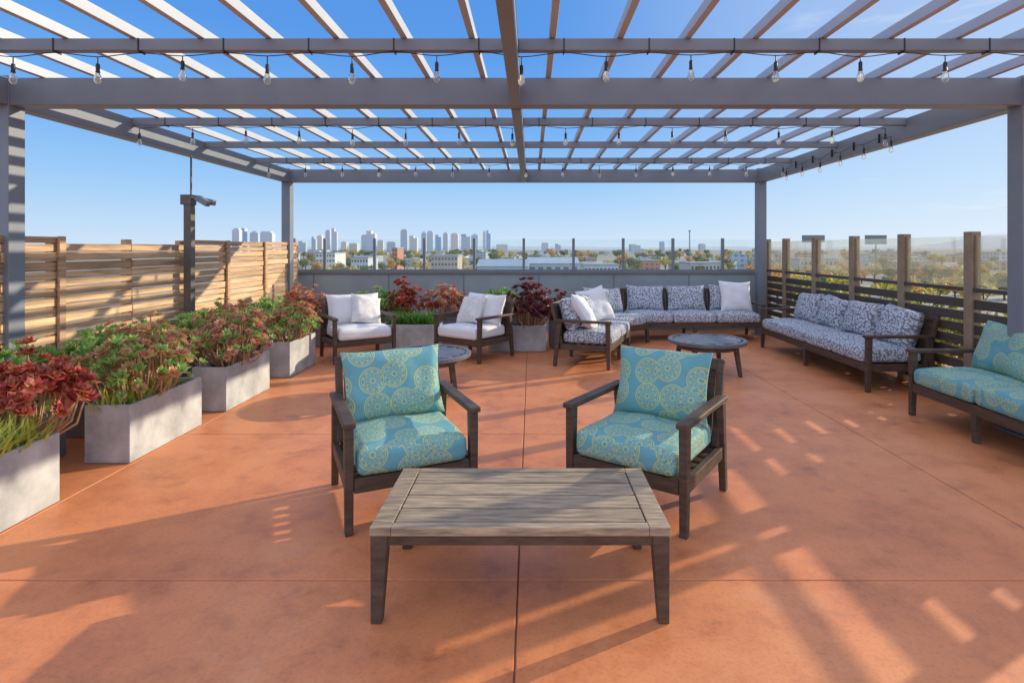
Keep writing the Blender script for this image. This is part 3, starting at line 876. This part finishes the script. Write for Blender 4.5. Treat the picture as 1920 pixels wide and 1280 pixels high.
near_building(990, 1085, 483, 215, (.36, .40, .45), 'long low grey shed with pitched roof right of the centre', 6, 2, True, (.38, .43, .50))
near_building(1095, 1160, 495, 260, (.52, .53, .53), 'low white shed with dark windows right of the grey sheds', 9, 2)
near_building(1295, 1350, 492, 290, (.52, .48, .42), 'low cream shed at the right of the windscreen', 8, 2)
near_building(1500, 1570, 485, 360, (.54, .53, .50), 'long pale shed seen through the right fence glass', 9, 2)

def tree_proto(name, mat, label, group):
    t = thing(name, label, 'tree', group=group)
    mb = MB(); mb.tube([(0, 0, 0), (.1, 0, 2.0), (0, .1, 4.2)], [.28, .2, .1], 6)
    for k in range(4):
        a = k*1.6; mb.tube([(.05, 0, 2.0), (1.4*math.cos(a), 1.4*math.sin(a), 4.2)], [.12, .05], 5)
    mb.build('trunk', TRUNK, t)
    mb = MB()
    for k in range(9):
        a = random.uniform(0, 6.3); q = random.uniform(.3, 1.9)
        leafcloud(mb, (q*math.cos(a), q*math.sin(a), random.uniform(3.0, 6.2)), 1.5, 1.5, 1.1, 55, .42)
    mb.build('crown', mat, t)
    return t
TM = [('green', M_leaf('green_tree', [(.15, .20, .07), (.21, .27, .10), (.10, .15, .06)])), ('olive', M_leaf('olive_tree', [(.25, .24, .10), (.31, .30, .12), (.18, .19, .08)])),
      ('orange autumn', M_leaf('autumn_tree', [(.64, .36, .10), (.70, .43, .14), (.46, .27, .09)])), ('yellow', M_leaf('yellow_tree', [(.66, .52, .15), (.58, .48, .15), (.43, .40, .13)]))]
protos = {}
for i in range(298):
    k = rnd.choices(range(4), (5.5, 4.5, 3.8, 3.0))[0]
    d = 250*math.exp(rnd.random()*1.6); px = rnd.uniform(535, 1440) if i % 5 else rnd.uniform(1400, 1980)
    s = rnd.uniform(1.0, 1.5)*(1+min(.55, max(0, (d-300)/750)))
    if i > 225:
        d = rnd.uniform(150, 320); px = rnd.uniform(1430, 1990); k = rnd.choice((2, 3, 1, 3, 2)); s = rnd.uniform(1.0, 1.55)
    zone = 'left of centre' if px < 800 else ('near the centre' if px < 1200 else 'toward the right')
    lab = '%s city tree in the distance, %s' % (TM[k][0], zone); grp = '%s city trees %s' % (TM[k][0], zone)
    if k not in protos:
        o = protos[k] = tree_proto('city_tree', TM[k][1], lab, grp)
    else:
        o = copy_tree(protos[k]); o['label'] = lab; o['group'] = grp
    o.location = (wx_(px, d), d, GZ); o.rotation_euler.z = rnd.uniform(0, 6)
    o.scale = (s*1.15, s*1.15, s)

def billboard(px0, px1, y0, y1, d, label):
    x0, x1 = wx_(px0, d), wx_(px1, d); z0, z1 = wz_(y1, d), wz_(y0, d)
    t = thing('billboard', label, 'billboard', ((x0+x1)/2, d, GZ))
    w = x1-x0; h = z1-z0
    MB().box(-w/2, w/2, -.4, .4, z0-GZ, z1-GZ).build('panel', CAP, t)
    MB().box(-w/2-.2, w/2+.2, -.5, .5, z0-GZ-.5, z0-GZ-.02).build('catwalk', METAL, t)
    MB().tube([(0, 0, 0), (0, 0, z0-GZ-.5)], .6, 8).build('mast', METAL, t)
billboard(1504, 1546, 441, 453, 420, 'dark billboard above the rooftops, the left of two at the right')
billboard(1622, 1662, 441, 457, 420, 'dark billboard above the rooftops, the right of two at the right')
t = thing('mast', 'tall thin mast rising beyond the windscreen at right', 'mast', (wx_(1293, 300), 300, GZ))
MB().tube([(0, 0, 0), (0, 0, wz_(434, 300)-GZ)], [.45, .25], 8).build('pole', METAL, t)
MB().box(-.7, .7, -.3, .3, wz_(434, 300)-GZ, wz_(434, 300)-GZ+.5).build('lamp_head', METAL, t)

# ------------------------------------------------------------------ light
EL, AZ = R(17), R(62)
SUN = Vector((math.sin(AZ)*math.cos(EL), math.cos(AZ)*math.cos(EL), math.sin(EL)))
ld = bpy.data.lights.new('sun', 'SUN'); ld.energy = 5.0; ld.angle = R(.5); ld.color = (1, .88, .66)
lo = bpy.data.objects.new('sun', ld); COL.objects.link(lo)
lo.rotation_euler = SUN.to_track_quat('Z', 'Y').to_euler(); lo.location = (20, 10, 20)
w = bpy.data.worlds.new('World'); SC.world = w; w.use_nodes = True
nt = w.node_tree; bg = nt.nodes['Background']
sky = nt.nodes.new('ShaderNodeTexSky'); sky.sky_type = 'NISHITA'; sky.sun_disc = False
sky.sun_elevation = EL; sky.sun_rotation = AZ; sky.altitude = 30; sky.air_density = 1.0; sky.dust_density = .4; sky.ozone_density = 2.0
tc = nd(nt, 'ShaderNodeTexCoord'); sp = nd(nt, 'ShaderNodeSeparateXYZ'); nt.links.new(tc.outputs['Generated'], sp.inputs[0])
z = sp.outputs[2]
grad = ramp(nt, z, [(0, (.64, .79, .97)), (.03, (.55, .74, .97)), (.11, (.33, .60, .96)), (.2, (.18, .45, .92)), (.34, (.10, .33, .84)), (1, (.06, .2, .62))])
# paler toward the sun
sd = nd(nt, 'ShaderNodeVectorMath', operation='DOT_PRODUCT'); nt.links.new(tc.outputs['Generated'], sd.inputs[0]); sd.inputs[1].default_value = SUN
near = smooth(nt, sd.outputs['Value'], .5, 1.0)
grad = mixc(nt, mth(nt, 'MULTIPLY', near, .5), grad, (.76, .86, .97))
# faint wisps of cloud low on the sunny side
mp = nd(nt, 'ShaderNodeMapping'); mp.inputs['Scale'].default_value = (2.2, 2.2, 11); mp.inputs['Rotation'].default_value = (.12, .18, 0); nt.links.new(tc.outputs['Generated'], mp.inputs[0])
wn = nd(nt, 'ShaderNodeTexNoise'); wn.inputs['Scale'].default_value = 2.4; wn.inputs['Detail'].default_value = 7; wn.inputs['Roughness'].default_value = .55
nt.links.new(mp.outputs[0], wn.inputs['Vector'])
wisp = mth(nt, 'MULTIPLY', smooth(nt, wn.outputs['Fac'], .58, .76), smooth(nt, sp.outputs[0], .2, .6))
grad = mixc(nt, mth(nt, 'MULTIPLY', wisp, .45), grad, (.90, .93, .98))
# added fill light: made-up bright cloud, unseen overhead and away from the city
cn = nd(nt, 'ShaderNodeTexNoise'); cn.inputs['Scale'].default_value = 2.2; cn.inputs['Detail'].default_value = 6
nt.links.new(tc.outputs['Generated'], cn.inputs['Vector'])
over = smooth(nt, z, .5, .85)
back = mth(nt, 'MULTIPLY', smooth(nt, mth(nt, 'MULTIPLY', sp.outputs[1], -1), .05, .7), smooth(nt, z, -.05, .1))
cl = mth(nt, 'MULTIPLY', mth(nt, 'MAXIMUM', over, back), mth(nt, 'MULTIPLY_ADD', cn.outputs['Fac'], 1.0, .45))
fill_veil = nd(nt, 'ShaderNodeVectorMath', operation='SCALE'); fill_veil.inputs[0].default_value = (.86, .77, .68); nt.links.new(cl, fill_veil.inputs['Scale'])
addn = nd(nt, 'ShaderNodeVectorMath', operation='ADD'); nt.links.new(grad, addn.inputs[0]); nt.links.new(fill_veil.outputs[0], addn.inputs[1])
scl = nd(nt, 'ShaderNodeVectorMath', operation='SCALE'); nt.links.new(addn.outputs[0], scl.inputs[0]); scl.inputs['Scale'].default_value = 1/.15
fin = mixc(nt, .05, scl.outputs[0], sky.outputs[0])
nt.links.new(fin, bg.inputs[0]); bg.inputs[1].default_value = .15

cd = bpy.data.cameras.new('camera'); co = bpy.data.objects.new('camera', cd); COL.objects.link(co)
co.location = (0, 0, 1.51); co.rotation_euler = (R(90), 0, 0)
cd.sensor_width = 36; cd.lens = 1050/1920*36
cd.shift_x = -36/1920; cd.shift_y = -175/1920
cd.clip_start = .05; cd.clip_end = 100000
SC.camera = co
SC.view_settings.view_transform = 'Standard'; SC.view_settings.look = 'None'; SC.view_settings.exposure = 0
